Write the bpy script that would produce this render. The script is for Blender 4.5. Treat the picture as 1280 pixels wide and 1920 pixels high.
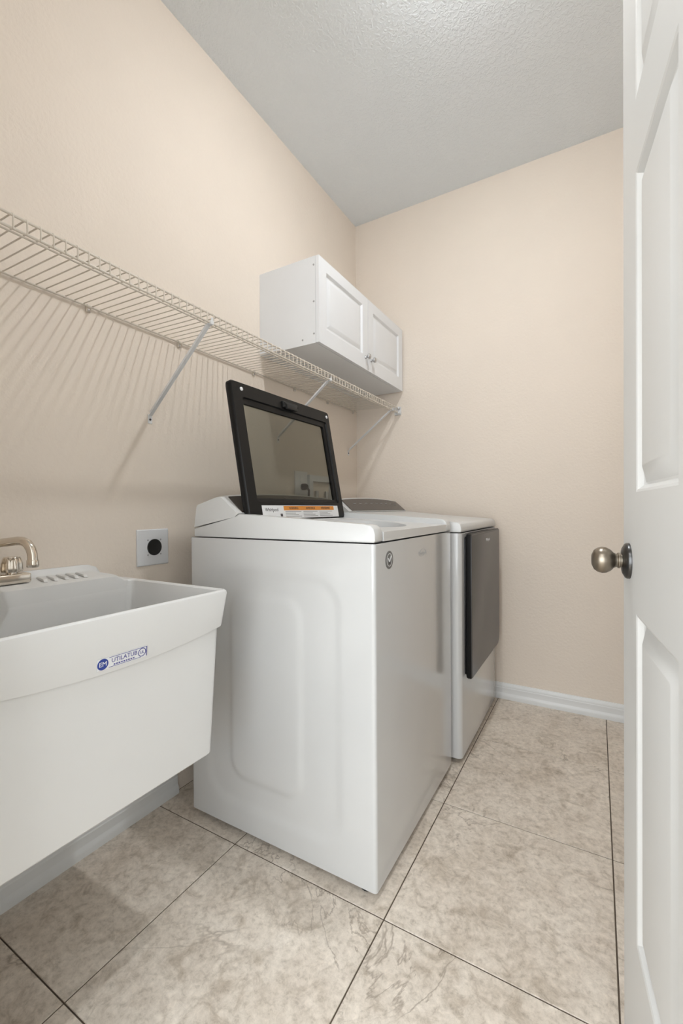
import bpy, bmesh, math, random
from mathutils import Vector, Matrix
random.seed(7)
for _o in list(bpy.data.objects): bpy.data.objects.remove(_o)
S = bpy.context.scene
COL = S.collection
R = math.radians

# ------------------------------------------------------------------ camera
HC = 1.0427                     # camera height, metres
YAW, PIT, ROL, FPX = R(30.1517), R(-0.4122), R(-0.3416), 822.85
F = Vector((-math.sin(YAW)*math.cos(PIT), math.cos(YAW)*math.cos(PIT), math.sin(PIT)))
r0 = Vector((math.cos(YAW), math.sin(YAW), 0)); u0 = r0.cross(F)
rr = r0*math.cos(ROL) + u0*math.sin(ROL); uu = -r0*math.sin(ROL) + u0*math.cos(ROL)
cam = bpy.data.cameras.new('camera'); camo = bpy.data.objects.new('camera', cam); COL.objects.link(camo)
camo.matrix_world = Matrix(((rr.x, uu.x, -F.x, 0), (rr.y, uu.y, -F.y, 0), (rr.z, uu.z, -F.z, HC), (0, 0, 0, 1)))
cam.sensor_fit = 'VERTICAL'; cam.sensor_height = 36.0; cam.lens = FPX/1920*36.0
cam.clip_start = 0.02; cam.clip_end = 50
S.camera = camo

# ------------------------------------------------------------------ world, exposure
LAMP_W = 86.0        # emission strength of the room's ceiling globe
HALL_W = 9.0         # emission strength of the fill lamp added in the hall
SKY_W = 6.0          # overcast sky, soft fill through the window added to the hall
W = bpy.data.worlds.new('world'); S.world = W; W.use_nodes = True
W.node_tree.nodes['Background'].inputs[0].default_value = (0.93, 0.97, 1, 1)
W.node_tree.nodes['Background'].inputs[1].default_value = SKY_W
vs = S.view_settings
vs.view_transform = 'Standard'; vs.look = 'None'; vs.gamma = 1; vs.use_curve_mapping = False
vs.exposure = 0.0
_pl = bpy.data.lights.new('fill_window_portal', 'AREA'); _pl.shape = 'RECTANGLE'; _pl.size = 2.9; _pl.size_y = 2.2; _pl.cycles.is_portal = True
_po = bpy.data.objects.new('fill_window_portal', _pl); COL.objects.link(_po); _po.location = (-.3, -1.83, 1.35); _po.rotation_euler = (R(90), 0, 0)  # sampling portal for sky light through the added hall window

# ------------------------------------------------------------------ helpers
WP = {}
def link(o, parent=None, wpos=(0, 0, 0)):
    COL.objects.link(o)
    wpos = Vector(wpos); WP[o.name] = wpos
    if parent is not None:
        o.parent = parent; o.location = wpos - WP[parent.name]
    else: o.location = wpos
    return o
def tag(o, label, cat, group=None):
    o['label'] = label; o['category'] = cat
    if group: o['group'] = group
    return o
def thing(name, loc, label, cat, group=None):
    return tag(link(bpy.data.objects.new(name, None), None, loc), label, cat, group)
def finish_mesh(me, mat, ang=35):
    if mat: me.materials.append(mat)
    if ang:
        me.polygons.foreach_set('use_smooth', [True]*len(me.polygons)); me.set_sharp_from_angle(angle=R(ang))
def mk(name, bm, mat, parent=None, ang=35, label=None, at=None):
    bmesh.ops.recalc_face_normals(bm, faces=bm.faces)
    vs_ = [v.co for v in bm.verts]
    if at is None:
        lo = Vector([min(v[i] for v in vs_) for i in range(3)]); hi = Vector([max(v[i] for v in vs_) for i in range(3)])
        at = (lo+hi)/2; at.z = lo.z
    at = Vector(at)
    bmesh.ops.translate(bm, verts=bm.verts, vec=-at)
    me = bpy.data.meshes.new(name); bm.to_mesh(me); bm.free(); finish_mesh(me, mat, ang)
    o = link(bpy.data.objects.new(name, me), parent, at)
    if label: o['label'] = label
    return o
def struct(name, bm, mat, parent=None, ang=35, label=None):
    o = mk(name, bm, mat, parent, ang); 
    if parent is None: o['kind'] = 'structure'
    if label: o['label'] = label
    return o
def xf(bm, M): bmesh.ops.transform(bm, matrix=M, verts=bm.verts); return bm
def box(lo, hi, bev=0, seg=2, bm=None):
    b = bmesh.new(); lo = Vector(lo); hi = Vector(hi)
    bmesh.ops.create_cube(b, size=1)
    for v in b.verts: v.co = Vector([lo[i]+(hi[i]-lo[i])*(v.co[i]+.5) for i in range(3)])
    if bev: bmesh.ops.bevel(b, geom=list(b.edges), offset=bev, segments=seg, profile=.5, affect='EDGES', clamp_overlap=True)
    if bm is None: return b
    return join(bm, b)
def join(bm, b):
    m = bpy.data.meshes.new('tmp'); b.to_mesh(m); b.free(); bm.from_mesh(m); bpy.data.meshes.remove(m); return bm
def tube(pts, rad, seg=8, bm=None, caps=True):
    bm = bm or bmesh.new(); pts = [Vector(p) for p in pts]; n = len(pts)
    rads = rad if isinstance(rad, (list, tuple)) else [rad]*n
    T0 = (pts[1]-pts[0]).normalized(); up = Vector((0, 0, 1)) if abs(T0.z) < .9 else Vector((1, 0, 0))
    N = (up-T0*up.dot(T0)).normalized(); rings = []
    for i, p in enumerate(pts):
        a = (pts[i]-pts[i-1]).normalized() if i else T0; b = (pts[i+1]-pts[i]).normalized() if i < n-1 else a
        T = (a+b).normalized(); N = (N-T*N.dot(T)).normalized(); B = T.cross(N)
        rings.append([bm.verts.new(p+(N*math.cos(2*math.pi*k/seg)+B*math.sin(2*math.pi*k/seg))*rads[i]) for k in range(seg)])
    for i in range(n-1):
        for k in range(seg): bm.faces.new((rings[i][k], rings[i][(k+1) % seg], rings[i+1][(k+1) % seg], rings[i+1][k]))
    if caps: bm.faces.new(rings[0][::-1]); bm.faces.new(rings[-1])
    return bm
def bridge(bm, A, B):
    n = len(A)
    for k in range(n): bm.faces.new((A[k], A[(k+1) % n], B[(k+1) % n], B[k]))
def lathe(prof, org, axis, seg=24, bm=None):
    bm = bm or bmesh.new(); org = Vector(org); ax = Vector(axis).normalized()
    u = ax.orthogonal().normalized(); v = ax.cross(u); rings = []
    for r_, h in prof: rings.append([bm.verts.new(org+ax*h+(u*math.cos(2*math.pi*k/seg)+v*math.sin(2*math.pi*k/seg))*max(r_, 1e-5)) for k in range(seg)])
    for i in range(len(rings)-1): bridge(bm, rings[i], rings[i+1])
    bm.faces.new(rings[0][::-1]); bm.faces.new(rings[-1])
    bmesh.ops.remove_doubles(bm, verts=bm.verts, dist=2e-5)
    return bm
def rrect(a0, a1, b0, b1, r, k=4, sub=1):
    out = []
    r = min(r, (a1-a0)/2-1e-4, (b1-b0)/2-1e-4)
    cs = [(a1-r, b0+r, -90), (a1-r, b1-r, 0), (a0+r, b1-r, 90), (a0+r, b0+r, 180)]
    for i, (ca, cb, st) in enumerate(cs):
        for j in range(k+1):
            t = R(st+90*j/k); out.append((ca+r*math.cos(t), cb+r*math.sin(t)))
        na, nb, ns = cs[(i+1) % 4]; e = (na+r*math.cos(R(ns)), nb+r*math.sin(R(ns))); s = out[-1]
        for j in range(1, sub): out.append((s[0]+(e[0]-s[0])*j/sub, s[1]+(e[1]-s[1])*j/sub))
    return out
def extrude_poly(poly, fn, d0, d1, bev=0, seg=2):
    """poly 2-D points -> prism; fn(a,b,d) gives the 3-D point"""
    bm = bmesh.new()
    A = [bm.verts.new(fn(a, b, d0)) for a, b in poly]; B = [bm.verts.new(fn(a, b, d1)) for a, b in poly]
    bm.faces.new(A[::-1]); bm.faces.new(B); bridge(bm, A, B)
    if bev: bmesh.ops.bevel(bm, geom=list(bm.edges), offset=bev, segments=seg, profile=.5, affect='EDGES', clamp_overlap=True)
    return bm
def loops(L, cap0=True, cap1=True):
    bm = bmesh.new(); V = [[bm.verts.new(p) for p in l] for l in L]
    for i in range(len(V)-1): bridge(bm, V[i], V[i+1])
    if cap0: bm.faces.new(V[0][::-1])
    if cap1: bm.faces.new(V[-1])
    return bm
def text_bm(body, size, extr=.0002, align='CENTER', sx=1.0):
    cu = bpy.data.curves.new('t', 'FONT'); cu.body = body; cu.size = size; cu.extrude = extr; cu.align_x = align; cu.align_y = 'CENTER'; cu.resolution_u = 3
    o = bpy.data.objects.new('t', cu); COL.objects.link(o); bpy.context.view_layer.update()
    me = bpy.data.meshes.new_from_object(o.evaluated_get(bpy.context.evaluated_depsgraph_get()))
    bm = bmesh.new(); bm.from_mesh(me); bpy.data.objects.remove(o); bpy.data.curves.remove(cu); bpy.data.meshes.remove(me)
    for v in bm.verts: v.co.x *= sx
    return bm
def frame(o, x, y, z):
    x, y, z = Vector(x), Vector(y), Vector(z)
    return Matrix(((x.x, y.x, z.x, o[0]), (x.y, y.y, z.y, o[1]), (x.z, y.z, z.z, o[2]), (0, 0, 0, 1)))

# ------------------------------------------------------------------ materials
def mat(name, col, rough=.5, metal=0, coat=0, spec=.5, bump=None):
    m = bpy.data.materials.new(name); m.use_nodes = True; nt = m.node_tree; b = nt.nodes['Principled BSDF']
    b.inputs['Base Color'].default_value = (*col, 1); b.inputs['Roughness'].default_value = rough; b.inputs['Metallic'].default_value = metal
    b.inputs['Coat Weight'].default_value = coat; b.inputs['Coat Roughness'].default_value = .08; b.inputs['Specular IOR Level'].default_value = spec
    # slight procedural variation of the surface
    tc = nt.nodes.new('ShaderNodeTexCoord'); no = nt.nodes.new('ShaderNodeTexNoise'); no.inputs['Scale'].default_value = 6; no.inputs['Detail'].default_value = 3
    nt.links.new(tc.outputs['Object'], no.inputs['Vector'])
    mx = nt.nodes.new('ShaderNodeMix'); mx.data_type = 'RGBA'
    mx.inputs['A'].default_value = (*[c*.975 for c in col], 1); mx.inputs['B'].default_value = (*[min(1, c*1.02) for c in col], 1)
    nt.links.new(no.outputs['Fac'], mx.inputs['Factor']); nt.links.new(mx.outputs['Result'], b.inputs['Base Color'])
    if bump:
        sc, st, det = bump
        n2 = nt.nodes.new('ShaderNodeTexNoise'); n2.inputs['Scale'].default_value = sc; n2.inputs['Detail'].default_value = det
        nt.links.new(tc.outputs['Object'], n2.inputs['Vector'])
        bp = nt.nodes.new('ShaderNodeBump'); bp.inputs['Strength'].default_value = st; bp.inputs['Distance'].default_value = .004
        nt.links.new(n2.outputs['Fac'], bp.inputs['Height']); nt.links.new(bp.outputs['Normal'], b.inputs['Normal'])
    return m
M = {}
M['hallwall'] = mat('hall_paint', (.74, .73, .71), .6, bump=(95, .35, 3), spec=.3)
M['wall'] = mat('beige_paint', (.80, .715, .625), .62, bump=(95, .35, 3), spec=.3)
M['trim'] = mat('white_trim', (.74, .75, .75), .35)
M['door'] = mat('white_door', (.70, .70, .685), .42)
M['appl'] = mat('white_enamel', (.61, .614, .61), .16, coat=.5)
M['applp'] = mat('white_plastic_cover', (.68, .685, .68), .28)
M['sink'] = mat('white_sink_plastic', (.71, .71, .70), .42)
M['cab'] = mat('white_cabinet', (.775, .79, .81), .38)
M['wire'] = mat('vinyl_wire', (.66, .60, .52), .4)
M['brace'] = mat('white_steel', (.70, .71, .72), .35)
M['black'] = mat('black_plastic', (.008, .008, .008), .38, spec=.22)
M['panel'] = mat('brown_console_glass', (.055, .045, .038), .22)
M['pdark'] = mat('dark_void', (.01, .01, .01), .6)
M['shadow'] = mat('chrome_shadow', (.10, .10, .102), .33, metal=.85)
M['nickel'] = mat('satin_nickel', (.30, .26, .21), .33, metal=1)
M['rose'] = mat('dark_nickel', (.10, .10, .10), .3, metal=1)
M['chrome'] = mat('chrome', (.74, .68, .60), .13, metal=1)
M['steel'] = mat('steel', (.55, .55, .56), .3, metal=1)
M['rubber'] = mat('rubber', (.02, .02, .02), .7)
M['plate'] = mat('outlet_plastic', (.72, .73, .75), .35)
M['label'] = mat('label_white', (.78, .79, .80), .5)
M['orange'] = mat('label_orange', (.72, .27, .035), .5)
M['ink'] = mat('ink', (.05, .045, .05), .6)
M['greyink'] = mat('grey_ink', (.36, .36, .36), .5)
M['bluegrey'] = mat('blue_ink', (.10, .10, .30), .5)
M['blue'] = mat('logo_blue', (.03, .06, .30), .4)
M['badge'] = mat('badge_dark', (.16, .16, .155), .4)
M['lightgrey'] = mat('embossed_grey', (.47, .475, .48), .3)
M['grout'] = mat('grout', (.10, .075, .055), .85)
def ceil_mat():
    m = mat('ceiling_knockdown', (.79, .835, .87), .55, spec=.35); nt = m.node_tree; b = nt.nodes['Principled BSDF']
    tc = nt.nodes.new('ShaderNodeTexCoord'); n = nt.nodes.new('ShaderNodeTexNoise'); n.inputs['Scale'].default_value = 70; n.inputs['Detail'].default_value = 2; n.inputs['Distortion'].default_value = .8
    nt.links.new(tc.outputs['Object'], n.inputs['Vector'])
    rp = nt.nodes.new('ShaderNodeValToRGB'); rp.color_ramp.elements[0].position = .46; rp.color_ramp.elements[1].position = .60
    nt.links.new(n.outputs['Fac'], rp.inputs['Fac'])
    bp = nt.nodes.new('ShaderNodeBump'); bp.inputs['Strength'].default_value = .30; bp.inputs['Distance'].default_value = .004
    nt.links.new(rp.outputs['Color'], bp.inputs['Height']); nt.links.new(bp.outputs['Normal'], b.inputs['Normal'])
    return m
M['ceil'] = ceil_mat()
def tile_mat():
    m = bpy.data.materials.new('porcelain_tile'); m.use_nodes = True; nt = m.node_tree; N = nt.nodes.new; L = nt.links.new; b = nt.nodes['Principled BSDF']
    tc = N('ShaderNodeTexCoord'); oi = N('ShaderNodeObjectInfo')
    mul = N('ShaderNodeMath'); mul.operation = 'MULTIPLY'; mul.inputs[1].default_value = 37.0; L(oi.outputs['Random'], mul.inputs[0])
    vec = N('ShaderNodeCombineXYZ'); L(mul.outputs[0], vec.inputs[0]); L(mul.outputs[0], vec.inputs[2])
    add = N('ShaderNodeVectorMath'); add.operation = 'ADD'; L(tc.outputs['Object'], add.inputs[0]); L(vec.outputs[0], add.inputs[1])
    def noise(sc, det, dist=0, rg=.6):
        n = N('ShaderNodeTexNoise'); n.inputs['Scale'].default_value = sc; n.inputs['Detail'].default_value = det; n.inputs['Roughness'].default_value = rg; n.inputs['Distortion'].default_value = dist
        L(add.outputs[0], n.inputs['Vector']); return n.outputs['Fac']
    def ramp(src, stops):
        r = N('ShaderNodeValToRGB'); e = r.color_ramp.elements
        e[0].position, e[0].color = stops[0][0], (*stops[0][1], 1); e[1].position, e[1].color = stops[-1][0], (*stops[-1][1], 1)
        for p_, c_ in stops[1:-1]: x = e.new(p_); x.color = (*c_, 1)
        L(src, r.inputs['Fac']); return r.outputs['Color']
    def mix(f, a, c, mode='MIX'):
        x = N('ShaderNodeMix'); x.data_type = 'RGBA'; x.blend_type = mode
        if isinstance(f, float): x.inputs['Factor'].default_value = f
        else: L(f, x.inputs['Factor'])
        L(a, x.inputs['A'])
        if isinstance(c, tuple): x.inputs['B'].default_value = (*c, 1)
        else: L(c, x.inputs['B'])
        return x.outputs['Result']
    base = ramp(noise(5.5, 9, .3, .72), [(.28, (.56, .485, .40)), (.46, (.71, .635, .55)), (.60, (.77, .70, .615)), (.74, (.83, .765, .685))])
    # fine mottling
    fine = ramp(noise(60, 8, .3, .75), [(.30, (.66, .64, .61)), (.47, (.94, .935, .925)), (.55, (1.02, 1.02, 1.02)), (.70, (1.16, 1.16, 1.16))])
    mid = ramp(noise(17, 7, .9, .66), [(.33, (.74, .71, .67)), (.47, (.97, .965, .96)), (.66, (1.07, 1.07, 1.07))])
    fine = mix(1.0, fine, mid, 'MULTIPLY')
    c = mix(1.0, base, fine, 'MULTIPLY')
    # dark pits in clusters
    pit = ramp(noise(26, 8, .5, .75), [(.62, (0, 0, 0)), (.74, (.8, .8, .8))]); pm = ramp(noise(4, 2), [(.5, (0, 0, 0)), (.62, (1, 1, 1))])
    pp = mix(1.0, pit, pm, 'MULTIPLY'); c = mix(pp, c, (.30, .25, .195))
    # veins: thin iso-lines of a warped noise
    v = N('ShaderNodeMath'); v.operation = 'SUBTRACT'; v.inputs[1].default_value = .5; L(noise(2.4, 6, 1.0, .58), v.inputs[0])
    va = N('ShaderNodeMath'); va.operation = 'ABSOLUTE'; L(v.outputs[0], va.inputs[0])
    vm = ramp(va.outputs[0], [(.0, (.75, .75, .75)), (.010, (0, 0, 0))]); vg = ramp(noise(3.1, 2), [(.50, (0, 0, 0)), (.60, (1, 1, 1))])
    vv = mix(1.0, vm, vg, 'MULTIPLY'); c = mix(vv, c, (.31, .255, .20))
    L(c, b.inputs['Base Color']); b.inputs['Roughness'].default_value = .42; b.inputs['Specular IOR Level'].default_value = .4
    bp = N('ShaderNodeBump'); bp.inputs['Strength'].default_value = .12; bp.inputs['Distance'].default_value = .002; L(noise(26, 6), bp.inputs['Height']); L(bp.outputs['Normal'], b.inputs['Normal'])
    return m
M['tile'] = tile_mat()
def emit(name, col, st):
    m = bpy.data.materials.new(name); m.use_nodes = True; b = m.node_tree.nodes['Principled BSDF']
    b.inputs['Base Color'].default_value = (.8, .8, .8, 1); b.inputs['Emission Color'].default_value = (*col, 1); b.inputs['Emission Strength'].default_value = st; return m
def glass_mat():
    m = bpy.data.materials.new('tinted_lid_glass'); m.use_nodes = True; nt = m.node_tree; nt.nodes.remove(nt.nodes['Principled BSDF'])
    t = nt.nodes.new('ShaderNodeBsdfTransparent'); t.inputs[0].default_value = (.605, .61, .575, 1)
    g = nt.nodes.new('ShaderNodeBsdfGlossy'); g.inputs['Roughness'].default_value = .03; g.inputs[0].default_value = (.9, .9, .9, 1)
    mx = nt.nodes.new('ShaderNodeMixShader'); mx.inputs[0].default_value = .05; nt.links.new(t.outputs[0], mx.inputs[1]); nt.links.new(g.outputs[0], mx.inputs[2])
    nt.links.new(mx.outputs[0], nt.nodes['Material Output'].inputs[0]); return m
M['glass'] = glass_mat()

# ------------------------------------------------------------------ room shell
XL, XR, YF, YB, ZC = -1.348, 0.44, 0.19, 2.523, 2.8705
WT = .115                                   # wall thickness
HX0, HX1, HY0 = -1.9, 1.3, -1.75            # hall behind the doorway
OX0, OX1, OZ = -.705, .135, 2.06            # doorway
TS, GX, GY = .508, -.9763, .4992
fl = struct('floor', box((XL-WT, YF-WT, -.06), (XR+WT, YB+WT, -.0022)), M['grout'], ang=0)
fh = struct('floor_hall', box((HX0, HY0, -.06), (HX1, YF-WT, -.0022)), M['grout'], ang=0)
tile_cache = {}
def lay_tiles(parent, x0, x1, y0, y1):
    i0 = math.floor((x0-GX)/TS)-1; j0 = math.floor((y0-GY)/TS)-1
    for i in range(i0, i0+12):
        for j in range(j0, j0+12):
            a0, a1 = max(x0, GX+i*TS), min(x1, GX+(i+1)*TS); b0, b1 = max(y0, GY+j*TS), min(y1, GY+(j+1)*TS)
            if a1-a0 < .02 or b1-b0 < .02: continue
            g = .0017
            key = (round(a1-a0, 4), round(b1-b0, 4)); at = Vector(((a0+a1)/2, (b0+b1)/2, -.006))
            if key not in tile_cache:
                w, h = (a1-a0)/2-g, (b1-b0)/2-g
                o = mk('tile', box((-w, -h, 0), (w, h, .006), .0008, 1), M['tile'], parent, 0, at=(0, 0, 0)); tile_cache[key] = o.data
                o.location = at-WP[parent.name]
            else:
                o = link(bpy.data.objects.new('tile', tile_cache[key]), parent, at)
lay_tiles(fl, XL, XR, YF-WT, YB)
lay_tiles(fh, HX0, HX1, HY0, YF-WT)
struct('wall_left', box((XL-WT, YF-WT, 0), (XL, YB+WT, ZC)), M['wall'], ang=0)
struct('wall_right', box((XR, YF-WT, 0), (XR+WT, YB+WT, ZC)), M['wall'], ang=0)
struct('wall_back', box((XL, YB, 0), (XR, YB+WT, ZC)), M['wall'], ang=0)
b = box((XL, YF-WT, 0), (OX0, YF, ZC)); box((OX1, YF-WT, 0), (XR, YF, ZC), bm=b); box((OX0, YF-WT, OZ), (OX1, YF, ZC), bm=b)
struct('wall_front', b, M['wall'], ang=0)
struct('ceiling', box((XL-WT, YF-WT, ZC), (XR+WT, YB+WT, ZC+.1)), M['ceil'], ang=0)
struct('ceiling_hall', box((HX0-WT, HY0-WT, ZC), (HX1+WT, YF-WT, ZC+.1)), M['ceil'], ang=0)
b = box((HX0-WT, HY0, 0), (HX0, YF-WT, ZC)); box((HX1, HY0, 0), (HX1+WT, YF-WT, ZC), bm=b); 
WX0, WX1, WZ0, WZ1 = -1.75, 1.15, .25, 2.45
box((HX0-WT, HY0-WT, 0), (HX1+WT, HY0, WZ0), bm=b); box((HX0-WT, HY0-WT, WZ1), (HX1+WT, HY0, ZC), bm=b); box((HX0-WT, HY0-WT, WZ0), (WX0, HY0, WZ1), bm=b); box((WX1, HY0-WT, WZ0), (HX1+WT, HY0, WZ1), bm=b)
box((HX0, YF-WT, 0), (XL-WT, YF-WT+.1, ZC), bm=b); box((XR+WT, YF-WT, 0), (HX1, YF-WT+.1, ZC), bm=b)
struct('wall_hall', b, M['hallwall'], ang=0)
wn = link(bpy.data.objects.new('fill_window_1', None), None, (-.3, HY0-WT/2, WZ0)); wn['kind'] = 'structure'  # unseen window, added to let soft fill in through the doorway
b = bmesh.new()
for x in (WX0, (WX0+WX1)/2-.025, WX1-.05): box((x, HY0-.08, WZ0), (x+.05, HY0-.03, WZ1), bm=b)
for z in (WZ0, WZ1-.05): box((WX0, HY0-.08, z), (WX1, HY0-.03, z+.05), bm=b)
mk('fill_window_frame', b, M['trim'], wn, 0)
# baseboards: colonial profile (distance from wall, height)
BP = [(0, 0), (.018, 0), (.018, .016), (.0165, .024), (.0125, .031), (.0118, .034), (.0118, .058), (.0098, .062), (.0098, .068), (.006, .078), (.004, .083), (0, .084)]
def baseboard(name, fn, d0, d1): struct(name, extrude_poly(BP, fn, d0, d1), M['trim'], ang=25)
baseboard('baseboard_left', lambda a, h, d: (XL+a, d, h), YF, 1.088)
baseboard('baseboard_back', lambda a, h, d: (d, YB-a, h), -1.20, XR)
baseboard('baseboard_right', lambda a, h, d: (XR-a, d, h), YF, YB-.016)
baseboard('baseboard_front', lambda a, h, d: (d, YF+a, h), XL+.016, OX0-.065)
# door frame
b = box((OX0-.06, YF, 0), (OX0+.004, YF+.014, OZ+.06), .003); box((OX1-.004, YF, 0), (OX1+.06, YF+.014, OZ+.06), .003, bm=b); box((OX0+.004, YF, OZ-.004), (OX1-.004, YF+.014, OZ+.06), .003, bm=b)
box((OX0-.06, YF-WT-.014, 0), (OX0+.004, YF-WT, OZ+.06), .003, bm=b); box((OX1-.004, YF-WT-.014, 0), (OX1+.06, YF-WT, OZ+.06), .003, bm=b); box((OX0+.004, YF-WT-.014, OZ-.004), (OX1-.004, YF-WT, OZ+.06), .003, bm=b)
box((OX0, YF-WT, 0), (OX0+.012, YF, OZ), bm=b); box((OX1-.012, YF-WT, 0), (OX1, YF, OZ), bm=b); box((OX0+.012, YF-WT, OZ-.012), (OX1-.012, YF, OZ), bm=b)
struct('trim_1', b, M['trim'])

# ------------------------------------------------------------------ six panel door, open into the room
DA = R(5.8); DL = Vector((.0455, 1.009, 0)); DD = Vector((math.sin(DA), -math.cos(DA), 0)); DN = Vector((-math.cos(DA), -math.sin(DA), 0))
DW, DT, DZ0, DZ1 = .813, .035, .012, 2.046
def panel_slab(w0, w1, h0, h1, th, panels):
    """front face at depth 0 (toward +n), slab with rectangular openings where the panels sit; 2-sided"""
    bm = bmesh.new()
    ss = sorted(set([w0, w1]+[v for p in panels for v in p[:2]])); ts = sorted(set([h0, h1]+[v for p in panels for v in p[2:]]))
    for i in range(len(ss)-1):
        for j in range(len(ts)-1):
            cs, ct = (ss[i]+ss[i+1])/2, (ts[j]+ts[j+1])/2
            if any(p[0] < cs < p[1] and p[2] < ct < p[3] for p in panels): continue
            for d in (0, -th): bm.faces.new([bm.verts.new((a, c, d)) for a, c in ((ss[i], ts[j]), (ss[i+1], ts[j]), (ss[i+1], ts[j+1]), (ss[i], ts[j+1]))])
    for a, c, e, g in [(w0, w1, h0, h1)]+list(panels):
        P = [(a, e), (c, e), (c, g), (a, g)]
        for k in range(4):
            q0, q1 = P[k], P[(k+1) % 4]; bm.faces.new([bm.verts.new((*q0, 0)), bm.verts.new((*q1, 0)), bm.verts.new((*q1, -th)), bm.verts.new((*q0, -th))])
    bmesh.ops.remove_doubles(bm, verts=bm.verts, dist=1e-5)
    return bm
def raised_panel(p, prof, th, both=True):
    a, c, e, g = p
    L = [[(a+i, e+i, -d), (c-i, e+i, -d), (c-i, g-i, -d), (a+i, g-i, -d)] for i, d in prof]
    bk = [[(x, y, -th-z) for x, y, z in l] for l in reversed(L)] if both else [[(x, y, -th) for x, y, z in L[0]]]
    return loops(bk+L)
DM = frame(DL, DD, (0, 0, 1), DN)
door = link(bpy.data.objects.new('door_1', None), None, DL+DD*DW); door['kind'] = 'structure'
PS = [(.12, .37), (.443, .693)]; PZ = [(.298, .862), (1.068, 1.604), (1.725, 1.918)]
panels = [(a, c, e, g) for a, c in PS for e, g in PZ]
mk('slab', xf(panel_slab(0, DW, DZ0, DZ1, DT, panels), DM), M['door'], door, 20)
DPROF = [(0, 0), (.004, .0015), (.011, .0095), (.015, .0110), (.019, .0105), (.040, .0015), (.044, .0010)]
for p in panels: mk('panel', xf(raised_panel(p, DPROF, DT), DM), M['door'], door, 20)
KS, KZ = .056, .945
kc = DL+DD*KS+Vector((0, 0, KZ))
for sgn, off in ((1, 0), (-1, DT)):
    n = DN*sgn; c0 = kc-DN*off
    kn = mk('door_knob', lathe([(.0, .060), (.010, .0595), (.018, .056), (.0225, .050), (.0245, .043), (.0235, .036), (.0195, .029), (.0145, .0245), (.0125, .021), (.0125, .0185), (.0145, .0175), (.0145, .0150), (.012, .0140), (.012, .009), (0, .009)][::-1], c0, n, 32), M['nickel'], door, 50, 'satin nickel ball knob')
    mk('rose', lathe([(0, 0), (.0325, 0), (.0325, .004), (.031, .0065), (.024, .0105), (.016, .012), (0, .012)], c0, n, 36), M['rose'], kn, 40)
for z in (.25, 1.05, 1.85):
    mk('hinge', tube([DL+DD*(DW+.008)-DN*(-.004)+Vector((0, 0, z-.045)), DL+DD*(DW+.008)+DN*.004+Vector((0, 0, z+.045))], .006, 10), M['nickel'], door)
b = xf(box((-.012, -.028, 0), (.012, .028, .0012), .0004, 1), frame(DL+Vector((0, 0, KZ))-DN*DT/2, DN, (0, 0, 1), -DD))
mk('latch_plate', b, M['rose'], door)

# ------------------------------------------------------------------ ceiling lights
def lamp(name, x, y, rad, plate, strength, col, label):
    t = thing(name, (x, y, ZC), label, 'light')
    mk('base_plate', lathe([(0, 0), (plate, 0), (plate, .010), (plate-.012, .022), (0, .022)], (x, y, ZC), (0, 0, -1), 32), M['trim'], t)
    n = 12; prof = [(rad*.96*math.cos(k/n*math.pi/2), .022+rad*.52*math.sin(k/n*math.pi/2)) for k in range(n+1)]
    mk('glass_shade', lathe(prof, (x, y, ZC), (0, 0, -1), 32), emit(name+'_glow', col, strength), t, 60)
lamp('ceiling_light', -.38, 1.34, .04, .10, LAMP_W*10, (.95, .98, 1.0), 'round white glass lamp on the laundry ceiling')
lamp('hall_fill_lamp', -.45, -.85, .16, .18, HALL_W*3, (1, .98, .95), 'unseen round fill lamp added on the hall ceiling')  # unseen lamp, added to brighten the laundry through the doorway

# ------------------------------------------------------------------ washing machine
def press(a, b, r0_, cx0, cx1, cz0, cz1):
    # signed distance to rounded rectangle
    qx = abs(a-(cx0+cx1)/2)-(cx1-cx0)/2+r0_; qz = abs(b-(cz0+cz1)/2)-(cz1-cz0)/2+r0_
    return math.hypot(max(qx, 0), max(qz, 0))+min(max(qx, qz), 0)-r0_
def sm(t): t = max(0, min(1, t)); return t*t*(3-2*t)
def side_relief(x, z):
    d1 = press(x, z, .10, -1.135, -.60, .085, .86); d2 = press(x, z, .07, -1.035, -.735, .175, .785)
    return .0045*sm(-d1/.035) - .0055*sm(-d2/.025)
def appliance_body(x0, x1, y0, y1, z0, z1, r, relief=True):
    bm = bmesh.new()
    P = rrect(x0, x1, y0, y1, r, 4)
    n = len(P); nl = 96 if relief else 1
    RG = [[bm.verts.new((a, c, z0+(z1-z0)*j/nl)) for a, c in P] for j in range(nl+1)]
    for k in range(n):
        q, s = P[k], P[(k+1) % n]
        if relief and abs(q[1]-y0) < 1e-6 and abs(s[1]-y0) < 1e-6 and abs(q[0]-s[0]) > .3: continue
        for j in range(nl): bm.faces.new((RG[j][k], RG[j][(k+1) % n], RG[j+1][(k+1) % n], RG[j+1][k]))
    bm.faces.new(RG[0][::-1])
    if relief:
        nx, nz = 84, 96
        g = [[bm.verts.new((x0+r+(x1-x0-2*r)*i/nx, y0+(side_relief(x0+r+(x1-x0-2*r)*i/nx, z0+(z1-z0)*j/nz) if 0 < i < nx and 0 < j < nz else 0), z0+(z1-z0)*j/nz)) for j in range(nz+1)] for i in range(nx+1)]
        for i in range(nx):
            for j in range(nz): bm.faces.new((g[i][j], g[i+1][j], g[i+1][j+1], g[i][j+1]))
    bmesh.ops.remove_doubles(bm, verts=bm.verts, dist=1e-5)
    return bm
CPROF = [(-1.188, .9835), (-1.180, 1.055), (-1.174, 1.063), (-1.085, 1.0875), (-1.068, 1.0885), (-1.058, 1.085), (-.995, 1.033), (-.987, 1.0300), (-1.004, 1.0180)]
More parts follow.
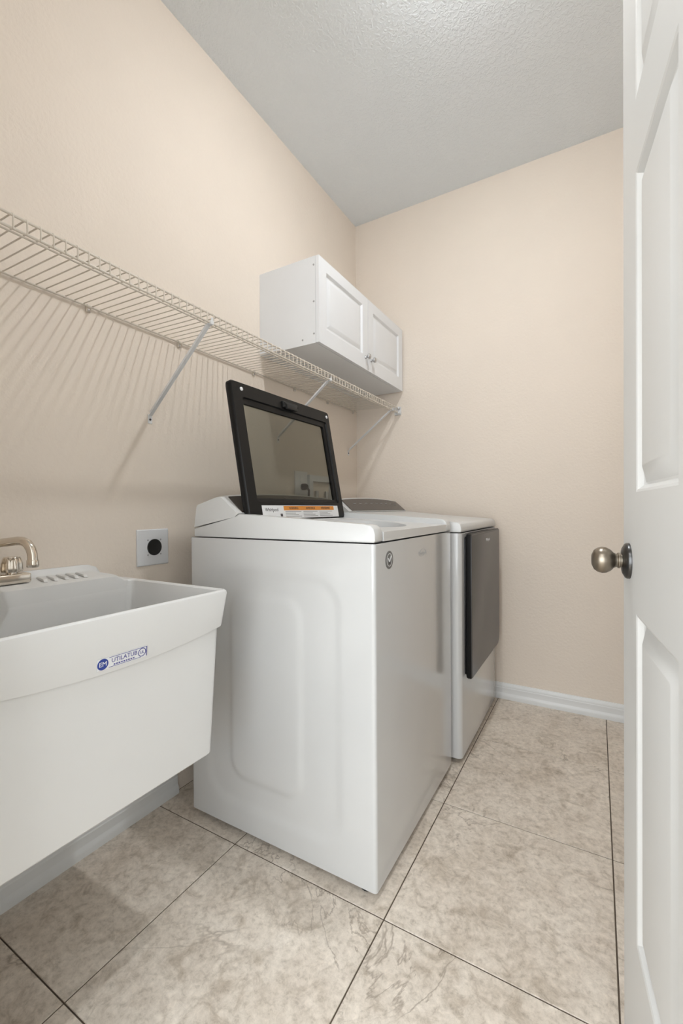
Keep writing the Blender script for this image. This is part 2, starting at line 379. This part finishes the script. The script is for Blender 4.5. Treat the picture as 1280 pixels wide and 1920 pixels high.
def console(parent, y0, y1, pan0, pan1, label):
    bm = bmesh.new(); n = 16; rings = []
    for i in range(n+1):
        t = i/n; y = y0+(y1-y0)*t; e = min(t, 1-t); a = .012*(1-(2*t-1)**2)
        ins = .004 if i in (0, n) else 0
        rings.append([bm.verts.new((x+(.003 if ins and k in (1, 2, 3) else 0), y, z+(a if 1 <= k <= 5 else 0)-(ins if 1 <= k <= 5 else 0))) for k, (x, z) in enumerate(CPROF)])
    # rounded ends: extra ring near each end
    for i in range(n): bridge(bm, rings[i], rings[i+1])
    bm.faces.new(rings[0][::-1]); bm.faces.new(rings[-1])
    c = mk('console', bm, M['applp'], parent, 40)
    bm = bmesh.new(); n = 20; T = []; Bt = []
    nx, nz = .64, .77
    for i in range(n+1):
        t = i/n; y = pan0+(pan1-pan0)*t; tt = (y-y0)/(y1-y0); a = .012*(1-(2*tt-1)**2)
        # panel: upper edge arched, lower edge straight, near end swept like the photo's
        top = Vector((-1.055, y, 1.0835+a)); bot = Vector((-.9945, y, 1.0335))
        f = 0
        sw = .055/(pan1-pan0)
        bot = bot.lerp(top, f*.97); o_ = Vector((nx, 0, nz))*.0012
        T.append((bm.verts.new(top+o_), bm.verts.new(top-o_*3))); Bt.append((bm.verts.new(bot+o_), bm.verts.new(bot-o_*3)))
    for i in range(n):
        bm.faces.new((T[i][0], T[i+1][0], Bt[i+1][0], Bt[i][0])); bm.faces.new((T[i][0], T[i+1][0], T[i+1][1], T[i][1])); bm.faces.new((Bt[i][0], Bt[i+1][0], Bt[i+1][1], Bt[i][1]))
    for i in (0, n): bm.faces.new((T[i][0], Bt[i][0], Bt[i][1], T[i][1]))
    cp = mk('control_panel', bm, M['panel'], c, 30, label)
    # printed marks and touch keys on the panel
    for k in range(9):
        y = pan0+.09+(pan1-pan0-.16)*k/8; tt = (y-y0)/(y1-y0); a = .012*(1-(2*tt-1)**2)
        p0 = Vector((-1.030, y, 1.0835+a*.6-.0206+.0012)); 
        b_ = xf(box((-.012, -.0014, 0), (.012, .0014, .0012)), frame(p0, (0, 1, 0), (-.77, 0, .64), (.64, 0, .77)))
        mk('key_mark', b_, M['greyink'], cp, 0)
    return c

wy0, wy1, wx0, wx1 = 1.041, 1.739, -1.206, -.504
ws = thing('washing_machine', ((wx0+wx1)/2, (wy0+wy1)/2, 0), 'white top-loading washing machine with its dark glass lid propped open', 'washing machine')
body = appliance_body(wx0, wx1, wy0, wy1, .020, .9485, .010)
mk('body', body, M['appl'], ws, 40)
# side rims of the top
RP = [(-1.188, .9515), (-.508, .9515), (-.5045, .957), (-.505, .975), (-.509, .989), (-.519, .9975), (-.535, 1.0005), (-.75, 1.0145), (-.980, 1.0275), (-.9865, 1.0275), (-1.004, 1.0145), (-1.188, .980)]
top = bmesh.new()
for a, c in ((wy0+.002, wy0+.050), (wy1-.050, wy1-.002)):
    join(top, extrude_poly(RP, lambda x, z, d: (x, d, z), a, c, .0035, 2))
# deck between the rims with a round opening
def deckz(x): return .9795+(-.515-x)*.055
n = 48; cx, cy = -.76, (wy0+wy1)/2; rx_, ry_ = .185, .225
ya, yb, xa, xb = wy0+.049, wy1-.049, -1.185, -.5045
O_, I_, W_, V_ = [], [], [], []
for k in range(n):
    t = 2*math.pi*(k+.5)/n; c, s = math.cos(t), math.sin(t)
    kx = ((xb if c > 0 else xa)-cx)/c if abs(c) > 1e-6 else 1e9; ky = ((yb if s > 0 else ya)-cy)/s if abs(s) > 1e-6 else 1e9
    m_ = min(kx, ky); x, y = cx+c*m_, cy+s*m_
    O_.append((x, y, deckz(x))); x, y = cx+rx_*c, cy+ry_*s; I_.append((x, y, deckz(x)-.002)); W_.append((cx+rx_*.95*c, cy+ry_*.95*s, .955)); V_.append((cx+rx_*.93*c, cy+ry_*.93*s, .90))
join(top, loops([[(x, y, .953) for x, y, z in O_], O_, [(cx+(x-cx)*1.06, cy+(y-cy)*1.06, deckz(cx+(x-cx)*1.06)) for x, y, z in I_], I_, W_, V_], False, False))
mk('top_cover', top, M['applp'], ws, 38)
tb = loops([[(cx+.20*math.cos(2*math.pi*k/32), cy+.23*math.sin(2*math.pi*k/32), z) for k in range(32)] for z in (.93, .92, .62)], False, True)
mk('wash_basket', tb, M['steel'], ws)
console(ws, wy0+.0025, wy1-.0025, wy0+.030, wy1-.02, 'dark glass control panel of the washer')
for a, c in ((wx0+.06, wy0+.05), (wx1-.045, wy0+.035), (wx0+.06, wy1-.05), (wx1-.045, wy1-.035)):
    mk('foot', lathe([(0, 0), (.019, 0), (.021, .004), (.019, .010), (.008, .011), (.008, .0205), (0, .0205)], (a, c, 0), (0, 0, 1), 16), M['rubber'], ws)
# lid
LB = Vector((-.965, 1.085, 1.005)); LT = Vector((-1.05, 1.085, 1.475)); lw = (LT-LB).normalized(); ln = Vector((0, 1, 0)).cross(lw)
LM = frame(LB, (0, 1, 0), lw, ln)
def rl(s0, s1, t0, t1, r_, d): return [(a, c, d) for a, c in rrect(s0, s1, t0, t1, r_, 5)]
fr = loops([rl(.035, .565, .072, .414, .012, -.026), rl(-.004, .604, .001, .478, .016, -.028), rl(-.009, .609, -.002, .482, .016, -.022), rl(-.009, .609, -.002, .482, .016, -.007), rl(-.004, .604, .002, .478, .014, 0),
            rl(.040, .577, .064, .430, .012, 0), rl(.0425, .5745, .0665, .4275, .011, -.007), rl(.046, .558, .078, .409, .010, -.009), rl(.047, .557, .079, .408, .010, -.016), rl(.035, .565, .072, .414, .012, -.016), rl(.035, .565, .072, .414, .012, -.026)], False, False)
lid = mk('lid', xf(fr, LM), M['black'], ws, 40, 'open lid with black frame and tinted glass')
bmg = box((.0365, .0735, -.0205), (.5635, .4125, -.0165))
mk('glass_pane', xf(bmg, LM), M['glass'], lid, 0, 'smoky tinted glass pane')
b = box((.262, .436, -.002), (.355, .462, .010), .004); box((.275, .430, .004), (.343, .450, .016), .004, bm=b); tube([(.268, .449, .008), (.350, .449, .008)], .0065, 8, bm=b)
mk('latch', xf(b, LM), M['pdark'], lid, 40)
for s_ in (.041, .586): mk('screw', lathe([(.007, 0), (.0068, .002), (.004, .0035), (0, .0038)], LM @ Vector((s_, .456, 0)), ln, 16), M['label'], lid, 60)
def flat(a0, a1, b0, b1, d0, d1, Mx, name, m_, par, ang=0): return mk(name, xf(box((a0, b0, d0), (a1, b1, d1)), Mx), M[m_], par, ang)
lab = flat(.057, .555, .005, .052, 0, .0006, LM, 'warning_label', 'label', lid); lab['label'] = 'white warning sticker with an orange heading band'
# the label hangs under the lid, so the marks are its children's siblings at the same level
flat(.175, .520, .034, .050, .0006, .0010, LM, 'orange_band', 'orange', lid)
for s_, tx in ((.235, 'WARNING'), (.345, 'ADVERTENCIA'), (.455, 'AVERTISSEMENT')):
    mk('printed_word', xf(text_bm(tx, .0125, sx=.95 if len(tx) < 9 else .75), LM @ Matrix.Translation((s_, .042, .0012))), M['ink'], lid, 0)
mk('printed_word', xf(text_bm('Whirlpool', .017), LM @ Matrix.Translation((.107, .036, .0008))), M['ink'], lid, 0)
for q in range(3):
    b = bmesh.new()
    for k in range(4): box((.182+q*.112, .010+k*.0058, .0006), (.182+q*.112+.098-.018*((k*7+q*3) % 3), .0125+k*.0058, .0009), bm=b)
    mk('printed_lines', xf(b, LM), M['greyink'], lid, 0)
flat(.152, .164, .008, .022, .0006, .0010, LM, 'printed_symbol', 'ink', lid)
for s_ in (.03, .57):
    mk('lid_hinge', xf(tube([(s_-.02, -.004, -.016), (s_+.02, -.004, -.016)], .009, 10), LM), M['black'], lid, 40)
# marks on the front
FM = frame((wx1+.0002, 0, 0), (0, 1, 0), (0, 0, 1), (1, 0, 0))
bc = Vector((wx1, 1.132, .8985))
bd = mk('badge', lathe([(0, 0), (.0255, 0), (.0255, .0010), (.0245, .0014), (0, .0014)], bc, (1, 0, 0), 32), M['badge'], ws, 30, 'round grey and white sticker with a dark emblem')
mk('badge_ring', loops([[bc+Vector((d, r_*math.cos(2*math.pi*k/32), r_*math.sin(2*math.pi*k/32))) for k in range(32)] for r_, d in ((.0185, .0013), (.0185, .0017), (.0168, .0017), (.0168, .0013))], False, False), M['label'], bd, 30)
mk('badge_emblem', xf(extrude_poly([(-.013, .004), (-.008, .004), (-.002, -.004), (.009, .011), (.013, .008), (-.001, -.013)], lambda a, c, d: (a, c, d), 0, .0006), FM @ Matrix.Translation((bc.y+.001, bc.z+.002, .0014))), M['label'], bd, 0)
mk('badge_emblem', xf(extrude_poly([(-.007, -.006), (.0, -.014), (.008, -.004), (.012, .004), (.0, -.008)], lambda a, c, d: (a, c, d), 0, .0007), FM @ Matrix.Translation((bc.y+.001, bc.z+.001, .0015))), M['ink'], bd, 0)
mk('logo', xf(text_bm('Whirlpool', .0185), FM @ Matrix.Translation((1.405, .894, .0003))), M['lightgrey'], ws, 0)
el = loops([[(1.405+a*math.cos(2*math.pi*k/28)*1.0, .895+c*math.sin(2*math.pi*k/28)+.25*a*math.cos(2*math.pi*k/28)*.3, d) for k in range(28)] for a, c, d in ((.028, .013, 0), (.028, .013, .0004), (.0268, .0118, .0004), (.0268, .0118, 0))], False, False)
mk('logo_swirl', xf(el, FM), M['lightgrey'], ws, 0)

# ------------------------------------------------------------------ dryer
dy0, dy1, dx0, dx1 = 1.777, 2.472, -1.200, -.474
dr = thing('clothes_dryer', ((dx0+dx1)/2, (dy0+dy1)/2, 0), 'white front-loading dryer with a dark grey door beside the back wall', 'dryer')
mk('body', appliance_body(dx0, dx1, dy0, dy1, .020, .9405, .020, False), M['appl'], dr, 40)
TP = [(-1.188, .9435), (dx1-.002, .9435), (dx1+.001, .950), (dx1, .966), (dx1-.005, .978), (dx1-.016, .985), (-.52, .988), (-.75, 1.004), (-.980, 1.0265), (-.9865, 1.0275), (-1.004, 1.0145), (-1.188, .980)]
mk('top_cover', extrude_poly(TP, lambda x, z, d: (x, d, z), dy0+.001, dy1-.001, .008, 3), M['applp'], dr, 40)
console(dr, dy0+.0025, dy1-.0025, dy0+.036, dy1-.004, 'brown glass control panel of the dryer')
for a, c in ((dx0+.06, dy0+.05), (dx1-.045, dy0+.05), (dx0+.06, dy1-.05), (dx1-.045, dy1-.05)):
    mk('foot', lathe([(0, 0), (.019, 0), (.021, .004), (.019, .010), (.008, .011), (.008, .0205), (0, .0205)], (a, c, 0), (0, 0, 1), 16), M['rubber'], dr)
def dl(i, d): 
    P = []
    for y, z, r_ in ((1.815, .338, .010), (2.408, .338, .050), (2.408, .936, .010), (1.815, .936, .010)): P.append((y, z, r_))
    out = []
    y0, y1, z0, z1 = 1.815+i, 2.408-i, .338+i, .936-i
    for (cy_, cz_, r_, st) in ((y1, z0, .050, -90), (y1, z1, .012, 0), (y0, z1, .012, 90), (y0, z0, .012, 180)):
        ccx = cy_+(-r_ if cy_ == y1 else r_); ccz = cz_+(r_ if cz_ == z0 else -r_)
        for j in range(6): t = R(st+18*j); out.append((d, ccx+r_*math.cos(t), ccz+r_*math.sin(t)))
    return out
dd_ = mk('door', loops([dl(.012, dx1-.001), dl(.012, dx1+.005), dl(.002, dx1+.010), dl(0, dx1+.014), dl(0, dx1+.0275), dl(.0015, dx1+.029), dl(.01, dx1+.029)], False, True), M['black'], dr, 35, 'dark door with a grey metal face')
mk('face_panel', loops([dl(.003, dx1+.0285), dl(.003, dx1+.0310), dl(.0048, dx1+.0320)], False, True), M['shadow'], dd_, 30, 'dark grey metallic face')
mk('logo', xf(text_bm('Whirlpool', .020), frame((dx1+.0322, 2.13, .895), (0, 1, 0), (0, 0, 1), (1, 0, 0))), M['label'], dd_, 0)
b = box((dx1-.0002, dy0+.03, .937), (dx1+.004, dy1-.03, .9395)); mk('seam_strip', b, M['greyink'], dr, 0)

# ------------------------------------------------------------------ wall cabinet
cb = thing('wall_cabinet', (-1.19, 2.04, 1.7555), 'white two-door cabinet with raised panels hung above the wire shelf', 'cabinet')
c0, c1, cz0, cz1, cxf = 1.577, 2.506, 1.7555, 2.128, -1.0385
t_ = .016
b = bmesh.new()
box((XL+.0005, c0, cz0), (cxf, c0+t_, cz1), bm=b); box((XL+.0005, c1-t_, cz0), (cxf, c1, cz1), bm=b); box((XL+.0005, c0+t_, cz0), (cxf, c1-t_, cz0+t_), bm=b)
box((XL+.0005, c0+t_, cz1-t_), (cxf, c1-t_, cz1), bm=b); box((XL+.0005, c0+t_, cz0+t_), (XL+.006, c1-t_, cz1-t_), bm=b)
mk('body', b, M['cab'], cb, 0)
CPR = [(0, 0), (.002, .001), (.009, .009), (.016, .0095), (.019, .0085), (.032, .002), (.036, .0015)]
for (a, c, kx) in ((c0, 2.0405, 2.0405-.030), (2.0435, c1, 2.0435+.030)):
    fm = frame((cxf+.0175, 0, 0), (0, 1, 0), (0, 0, 1), (1, 0, 0))
    rg = (a+.060, c-.056, cz0+.072, cz1-.050)
    o = mk('door', xf(panel_slab(a, c, cz0+.001, cz1-.001, .016, [rg]), fm), M['cab'], cb, 20)
    mk('raised_panel', xf(raised_panel(rg, CPR, .016, False), fm), M['cab'], o, 20)
    mk('knob', lathe([(.0085, 0), (.0085, .003), (.0055, .006), (.0055, .012), (.0095, .016), (.0135, .020), (.0135, .025), (.010, .029), (0, .030)], (cxf+.0175, kx, 1.818), (1, 0, 0), 20), M['steel'], o, 50, 'small round chrome knob')
for a, z in ((-1.0475, 2.091), (-1.0475, 1.934), (-1.0475, 1.796), (-1.107, 1.779)):
    mk('screw', lathe([(.0042, 0), (.0042, .0008), (0, .0009)], (a, c0, z), (0, -1, 0), 12), M['greyink'], cb, 0)

# ------------------------------------------------------------------ wire shelf
sh = thing('wire_shelf', (XL, 1.35, 1.66), 'long pale wire shelf with a front lip fixed along the beige wall', 'shelf')
ZR, ZF, ZL, XRR, XFF = 1.6705, 1.6605, 1.6290, XL+.007, -1.0425
sy0, sy1 = .205, 2.492
mk('rear_wire', tube([(XRR, sy0, ZR-.0045), (XRR, sy1+.02, ZR-.0045)], .003, 8), M['wire'], sh)
mk('front_wire', tube([(XFF-.003, sy0, ZF-.0045), (XFF-.003, sy1, ZF-.0045)], .0029, 8), M['wire'], sh)
mk('lip_wire', tube([(XFF-.0035, sy0, ZL), (XFF-.0035, sy1, ZL)], .0032, 8), M['wire'], sh)
mk('lip_wire', tube([(XFF-.016, sy0, ZL-.0015), (XFF-.016, sy1, ZL-.0015)], .0024, 8), M['wire'], sh)
wp = [(XRR-.004, 0, ZR), (-1.2, 0, (ZR+ZF)/2), (XFF-.008, 0, ZF+.0005), (XFF-.002, 0, ZF-.002), (XFF, 0, ZF-.007), (XFF, 0, ZL-.003)]
first = None; k = 0; y = .2140
while y < sy1-.004:
    if first is None:
        first = mk('cross_wire', tube([(a, y, z) for a, _, z in wp], .00175, 6), M['wire'], sh, 50, at=(-1.2, y, ZF))
    else: link(bpy.data.objects.new('cross_wire', first.data), sh, (-1.2, y, ZF))
    y += .0262
clipb = None
for y in (.34, .778, 1.116, 1.528, 1.841, 2.163, 2.466):
    b = box((XL+.0002, y-.007, ZR-.022), (XL+.007, y+.007, ZR-.002), .002); tube([(XRR, y-.006, ZR-.005), (XRR, y+.006, ZR-.005)], .0055, 8, bm=b)
    c = mk('wall_clip', b, M['wire'], sh)
    mk('screw', lathe([(.0035, 0), (.003, .0015), (0, .002)], (XL+.0072, y, ZR-.016), (1, 0, 0), 10), M['steel'], c)
for y, zb in ((.992, 1.358), (1.706, 1.382), (2.41, 1.392)):
    p0 = Vector((XL+.004, y, zb+.014)); p1 = Vector((XFF-.004, y, ZL+.004)); d = (p1-p0); L_ = d.length; d.normalize(); nn = Vector((0, 1, 0)).cross(d)
    fm = frame(p0, d, (0, 1, 0), nn*-1 if False else d.cross(Vector((0, 1, 0))))
    b = bmesh.new(); box((0, -.0065, -.0008), (L_, .0065, .0008), bm=b); box((0.01, -.0065, .0008), (L_-.01, -.0051, .0065), bm=b); box((0.01, .0051, .0008), (L_-.01, .0065, .0065), bm=b)
    s_ = mk('support_brace', xf(b, fm), M['brace'], sh, 0)
    mk('foot_tab', box((XL+.0002, y-.0085, zb-.014), (XL+.0025, y+.0085, zb+.018), .0008, 1), M['brace'], s_)
    mk('screw', lathe([(.0042, 0), (.0036, .0018), (0, .0022)], (XL+.0026, y, zb), (1, 0, 0), 12), M['ink'], s_)
    b = box((XFF-.012, y-.0065, ZL-.006), (XFF+.0035, y+.0065, ZL+.007), .002); box((XFF+.0005, y-.004, ZL), (XFF+.0025, y+.004, ZL+.016), .0008, 1, bm=b)
    mk('hook', b, M['brace'], s_)
b = box((XFF-.035, YB-.012, ZL-.012), (XFF+.008, YB-.0005, ZF+.006), .002); box((XFF-.012, sy1-.004, ZL-.008), (XFF+.006, YB-.010, ZL+.006), .002, bm=b); box((XFF-.012, sy1-.004, ZF-.010), (XFF+.006, YB-.010, ZF+.002), .002, bm=b)
mk('end_bracket', b, M['brace'], sh)

# ------------------------------------------------------------------ utility sink
sk = thing('utility_sink', (XL, .54, .42), 'white moulded utility sink hung on the wall beside the washing machine', 'sink')
sa, sb, sf, sr = .252, .831, -.820, XL+.001
def sl(x0, x1, y0, y1, z, r_=.012, sag=0):
    out = []
    for a, c in rrect(x0, x1, y0, y1, r_, 4, 10):
        zz = z
        if sag and a > x1-.02: zz = z-sag*max(0, 1-((c-(y0+y1)/2)/((y1-y0)/2))**2)
        out.append((a, c, zz))
    return out
basin = loops([sl(sr+.024, -.857, sa+.032, sb-.031, .419, .014), sl(sr+.02, -.8535, sa+.029, sb-.028, .423, .014), sl(sr+.006, -.8385, sa+.015, sb-.014, .738, .018, .024), sl(sr+.006, -.8385, sa+.015, sb-.014, .745, .018, .024),
               sl(sr, -.8325, sa+.008, sb-.008, .746, .014, .024), sl(sr, -.8315, sa+.007, sb-.007, .750, .014, .024), sl(sr, sf, sa, sb, .828, .012), sl(sr, sf-.001, sa+.001, sb-.001, .8345, .012), sl(sr+.003, sf-.005, sa+.005, sb-.005, .838, .010),
               sl(-1.200, sf-.009, sa+.010, sb-.010, .838, .012), sl(-1.197, sf-.014, sa+.015, sb-.014, .834, .016), sl(-1.190, sf-.022, sa+.022, sb-.021, .800, .020), sl(-1.165, sf-.050, sa+.052, sb-.050, .47, .035), sl(-1.15, sf-.066, sa+.068, sb-.066, .452, .04), sl(-1.0, -.97, .52, .56, .446, .014)], True, True)
mk('basin', basin, M['sink'], sk, 32)
# raised faucet ledge with upstand, sloping off at the end
def ledge(y, h, lip): return [(sr, y, .8370), (sr, y, .838+lip), (sr+.010, y, .838+lip), (sr+.018, y, .838+h+.004), (sr+.024, y, .838+h), (-1.212, y, .838+h-.003), (-1.200, y, .838+h-.008), (-1.1968, y, .8370), (-1.1930, y, .8150)]
mk('faucet_ledge', loops([ledge(.262, .02, .038), ledge(.27, .022, .040), ledge(.750, .022, .040), ledge(.768, .0215, .0385), ledge(.790, .010, .030), ledge(.802, .003, .006)]), M['sink'], sk, 30)
for (ax, ay), (bx_, by_) in (((-1.318, .617), (-1.225, .594)), ((-1.318, .642), (-1.22, .617)), ((-1.318, .666), (-1.222, .645)), ((-1.315, .690), (-1.22, .669)), ((-1.312, .716), (-1.217, .692))):
    p0 = Vector((ax, ay, .858)); d = Vector((bx_-ax, by_-ay, 0)); L_ = d.length; d.normalize(); q = Vector((-d.y, d.x, 0))
    b = extrude_poly([(0, 0), (L_, 0), (L_-.012, .0075), (.014, .0065)], lambda a, c, e: p0+d*a+Vector((0, 0, c))+q*e, -.005, .005, .002, 2)
    mk('soap_rib', b, M['sink'], sk, 40)
b = tube([(-.985, .54, .446), (-.985, .54, .41), (-.99, .54, .39), (-1.005, .54, .38), (-1.1, .54, .378), (XL+.002, .54, .375)], .02, 14)
mk('drain_trap', b, M['label'], sk, 50)
mk('drain_strainer', lathe([(0, 0), (.03, 0), (.03, .003), (0, .004)], (-.985, .54, .446), (0, 0, 1), 20), M['steel'], sk)
# sticker on the apron; axes follow the apron face
def apron(y, z): 
    return Vector((-.8315+.0115*(z-.726)/.102, y, z))
AX = Vector((0, 1, 0)); AU = Vector((.0115, 0, .102)).normalized(); AN = AX.cross(AU)
SM = frame(apron(.5435, .7435)+AN*.0006, AX, AU, AN)
stk = mk('sticker', xf(box((-.054, -.0115, 0), (.054, .0115, .0006)), SM), M['label'], sk, 0, 'small white sticker with blue lettering')
def sub(name, bm, m_): return mk(name, xf(bm, SM), M[m_], stk, 0)
b = bmesh.new()
box((-.030, .0093, .0006), (.054, .0103, .0009), bm=b); box((-.030, -.0103, .0006), (.040, -.0093, .0009), bm=b); box((.052, -.0103, .0006), (.054, .0103, .0009), bm=b)
sub('sticker_border', b, 'bluegrey')
sub('sticker_logo', lathe([(0, .0006), (.0112, .0006), (.0112, .0010), (0, .0010)], (-.0425, 0, 0), (0, 0, 1), 24), 'blue')
sub('sticker_logo_letter', xf(text_bm('EM', .013), Matrix.Translation((-.0425, 0, .0012))), 'label')
sub('sticker_text', xf(text_bm('UTILATUB', .0125, sx=.98), Matrix.Translation((.003, .0022, .0009))), 'bluegrey')
b = bmesh.new(); 
for k in range(9): box((-.020+k*.0052, -.0078, .0006), (-.0165+k*.0052, -.0050, .0009), bm=b)
sub('sticker_small_print', b, 'bluegrey')
ring = loops([[(.0425+r_*math.cos(2*math.pi*k/24), r_*math.sin(2*math.pi*k/24), d) for k in range(24)] for r_, d in ((.0092, .0006), (.0092, .0010), (.0076, .0010), (.0076, .0006))], False, False)
sub('sticker_mark', ring, 'bluegrey')
sub('sticker_mark_letter', xf(text_bm('UL', .0085), Matrix.Translation((.0425, 0, .0009))), 'bluegrey')

# ------------------------------------------------------------------ faucet
FX, FY, FZ = -1.276, .494, .8606
fc = thing('faucet', (FX, FY, FZ), 'two-handle chrome faucet with a bent spout on the sink ledge', 'faucet')
mk('base_plate', box((FX-.028, FY-.077, FZ), (FX+.028, FY+.077, FZ+.024), .004, 3), M['chrome'], fc)
for dy in (-.051, .045):
    n = 40; pr = [(.013, .024), (.013, .028), (.0225, .029), (.0235, .034), (.0225, .050), (.0195, .062), (.0165, .066), (0, .067)]
    L = []
    for r_, h in pr: L.append([(FX+(r_*(1+.06*math.cos(8*2*math.pi*k/n)) if r_ > .015 else r_+1e-5)*math.cos(2*math.pi*k/n), FY+dy+(r_*(1+.06*math.cos(8*2*math.pi*k/n)) if r_ > .015 else r_+1e-5)*math.sin(2*math.pi*k/n), FZ+h) for k in range(n)])
    mk('handle', loops(L), M['chrome'], fc, 40, 'fluted round chrome handle')
tip = Vector((-1.148, .527, 0)); ctr = Vector((FX, FY, 0)); sd = (tip-ctr); SL = sd.length; sd.normalize()
def sp(a, z): p = ctr+sd*a; return (p.x, p.y, FZ+z)
mk('spout_base', lathe([(.017, .023), (.017, .040), (.0145, .046), (.0145, .055), (0, .055)], (FX, FY, FZ), (0, 0, 1), 24), M['chrome'], fc)
pts = [sp(0, .05), sp(0, .072), sp(.004, .086), sp(.014, .098), sp(.030, .104), sp(SL-.045, .1105), sp(SL-.030, .110), sp(SL-.015, .1045), sp(SL-.005, .093), sp(SL, .080), sp(SL+.001, .066)]
mk('spout', tube(pts, .0105, 18), M['chrome'], fc, 50)
mk('aerator', lathe([(.0115, 0), (.0125, .002), (.0125, .016), (.0112, .018), (0, .018)], sp(SL+.001, .049), (0, 0, 1), 24), M['chrome'], fc)

# ------------------------------------------------------------------ sockets and supply box on the left wall
ou = thing('dryer_outlet', (XL, .998, .85), 'square grey plate with a round black socket on the wall above the sink', 'outlet')
WM = frame((XL+.0003, .998, .9125), (0, 1, 0), (0, 0, 1), (1, 0, 0))
pl = loops([[(a, c, d) for a, c in rrect(-.063+i, .063-i, -.063+i, .063-i, .003, 3)] for i, d in ((0, 0), (0, .003), (.003, .006), (.012, .0065))], True, True)
p_ = mk('plate', xf(pl, WM), M['plate'], ou, 30)
mk('socket', xf(lathe([(.0285, .006), (.0285, .0085), (.026, .0095), (.024, .0085), (0, .0080)], (.003, 0, 0), (0, 0, 1), 32), WM), M['pdark'], ou, 40, 'round black socket face')
for k in range(4):
    a = R(45+90*k); mk('screw', xf(lathe([(.003, 0), (.0026, .001), (0, .0012)], (.003+.036*math.cos(a), .036*math.sin(a), .0065), (0, 0, 1), 10), WM), M['greyink'], ou)
po = thing('power_outlet', (XL, 1.893, 1.115), 'small white wall socket seen through the open washer lid', 'outlet')
WM = frame((XL+.0003, 1.893, 1.178), (0, 1, 0), (0, 0, 1), (1, 0, 0))
mk('plate', xf(box((-.056, -.063, 0), (.056, .063, .006), .002), WM), M['plate'], po)
for z in (-.022, .022): mk('receptacle', xf(box((-.016, z-.015, .006), (.016, z+.015, .008), .001, 1), WM), M['label'], po)
pc = tag(mk('power_plug', xf(lathe([(0, .008), (.017, .008), (.017, .030), (.010, .040), (0, .042)], (.006, -.018, 0), (0, 0, 1), 14), WM), M['black']), 'black power plug in the wall socket behind the washer lid', 'plug')
mk('cord', tube([(XL+.036, 1.899, 1.158), (XL+.05, 1.898, 1.14), (XL+.05, 1.894, 1.09), (XL+.045, 1.88, .98), (XL+.04, 1.85, .80), (XL+.04, 1.80, .40)], .006, 8), M['black'], pc, 50)
bx = thing('washer_supply_box', (XL, 2.08, 1.02), 'white-framed water supply box on the wall behind the washer lid', 'supply box')
WM = frame((XL+.0003, 2.078, 1.122), (0, 1, 0), (0, 0, 1), (1, 0, 0))
b = panel_slab(-.125, .125, -.10, .105, .018, [(-.092, .095, -.07, .072)])
for v in b.verts: v.co.z += .018
mk('frame', xf(b, WM), M['plate'], bx, 20)
mk('back_panel', xf(box((-.0918, -.0698, .0005), (.0948, .0718, .002)), WM), M['wall'], bx, 0)
for s_, m_ in ((-.05, 'steel'), (.05, 'steel')):
    mk('valve', xf(tube([(s_, -.045, .014), (s_, .02, .014)], .010, 10), WM), M[m_], bx)
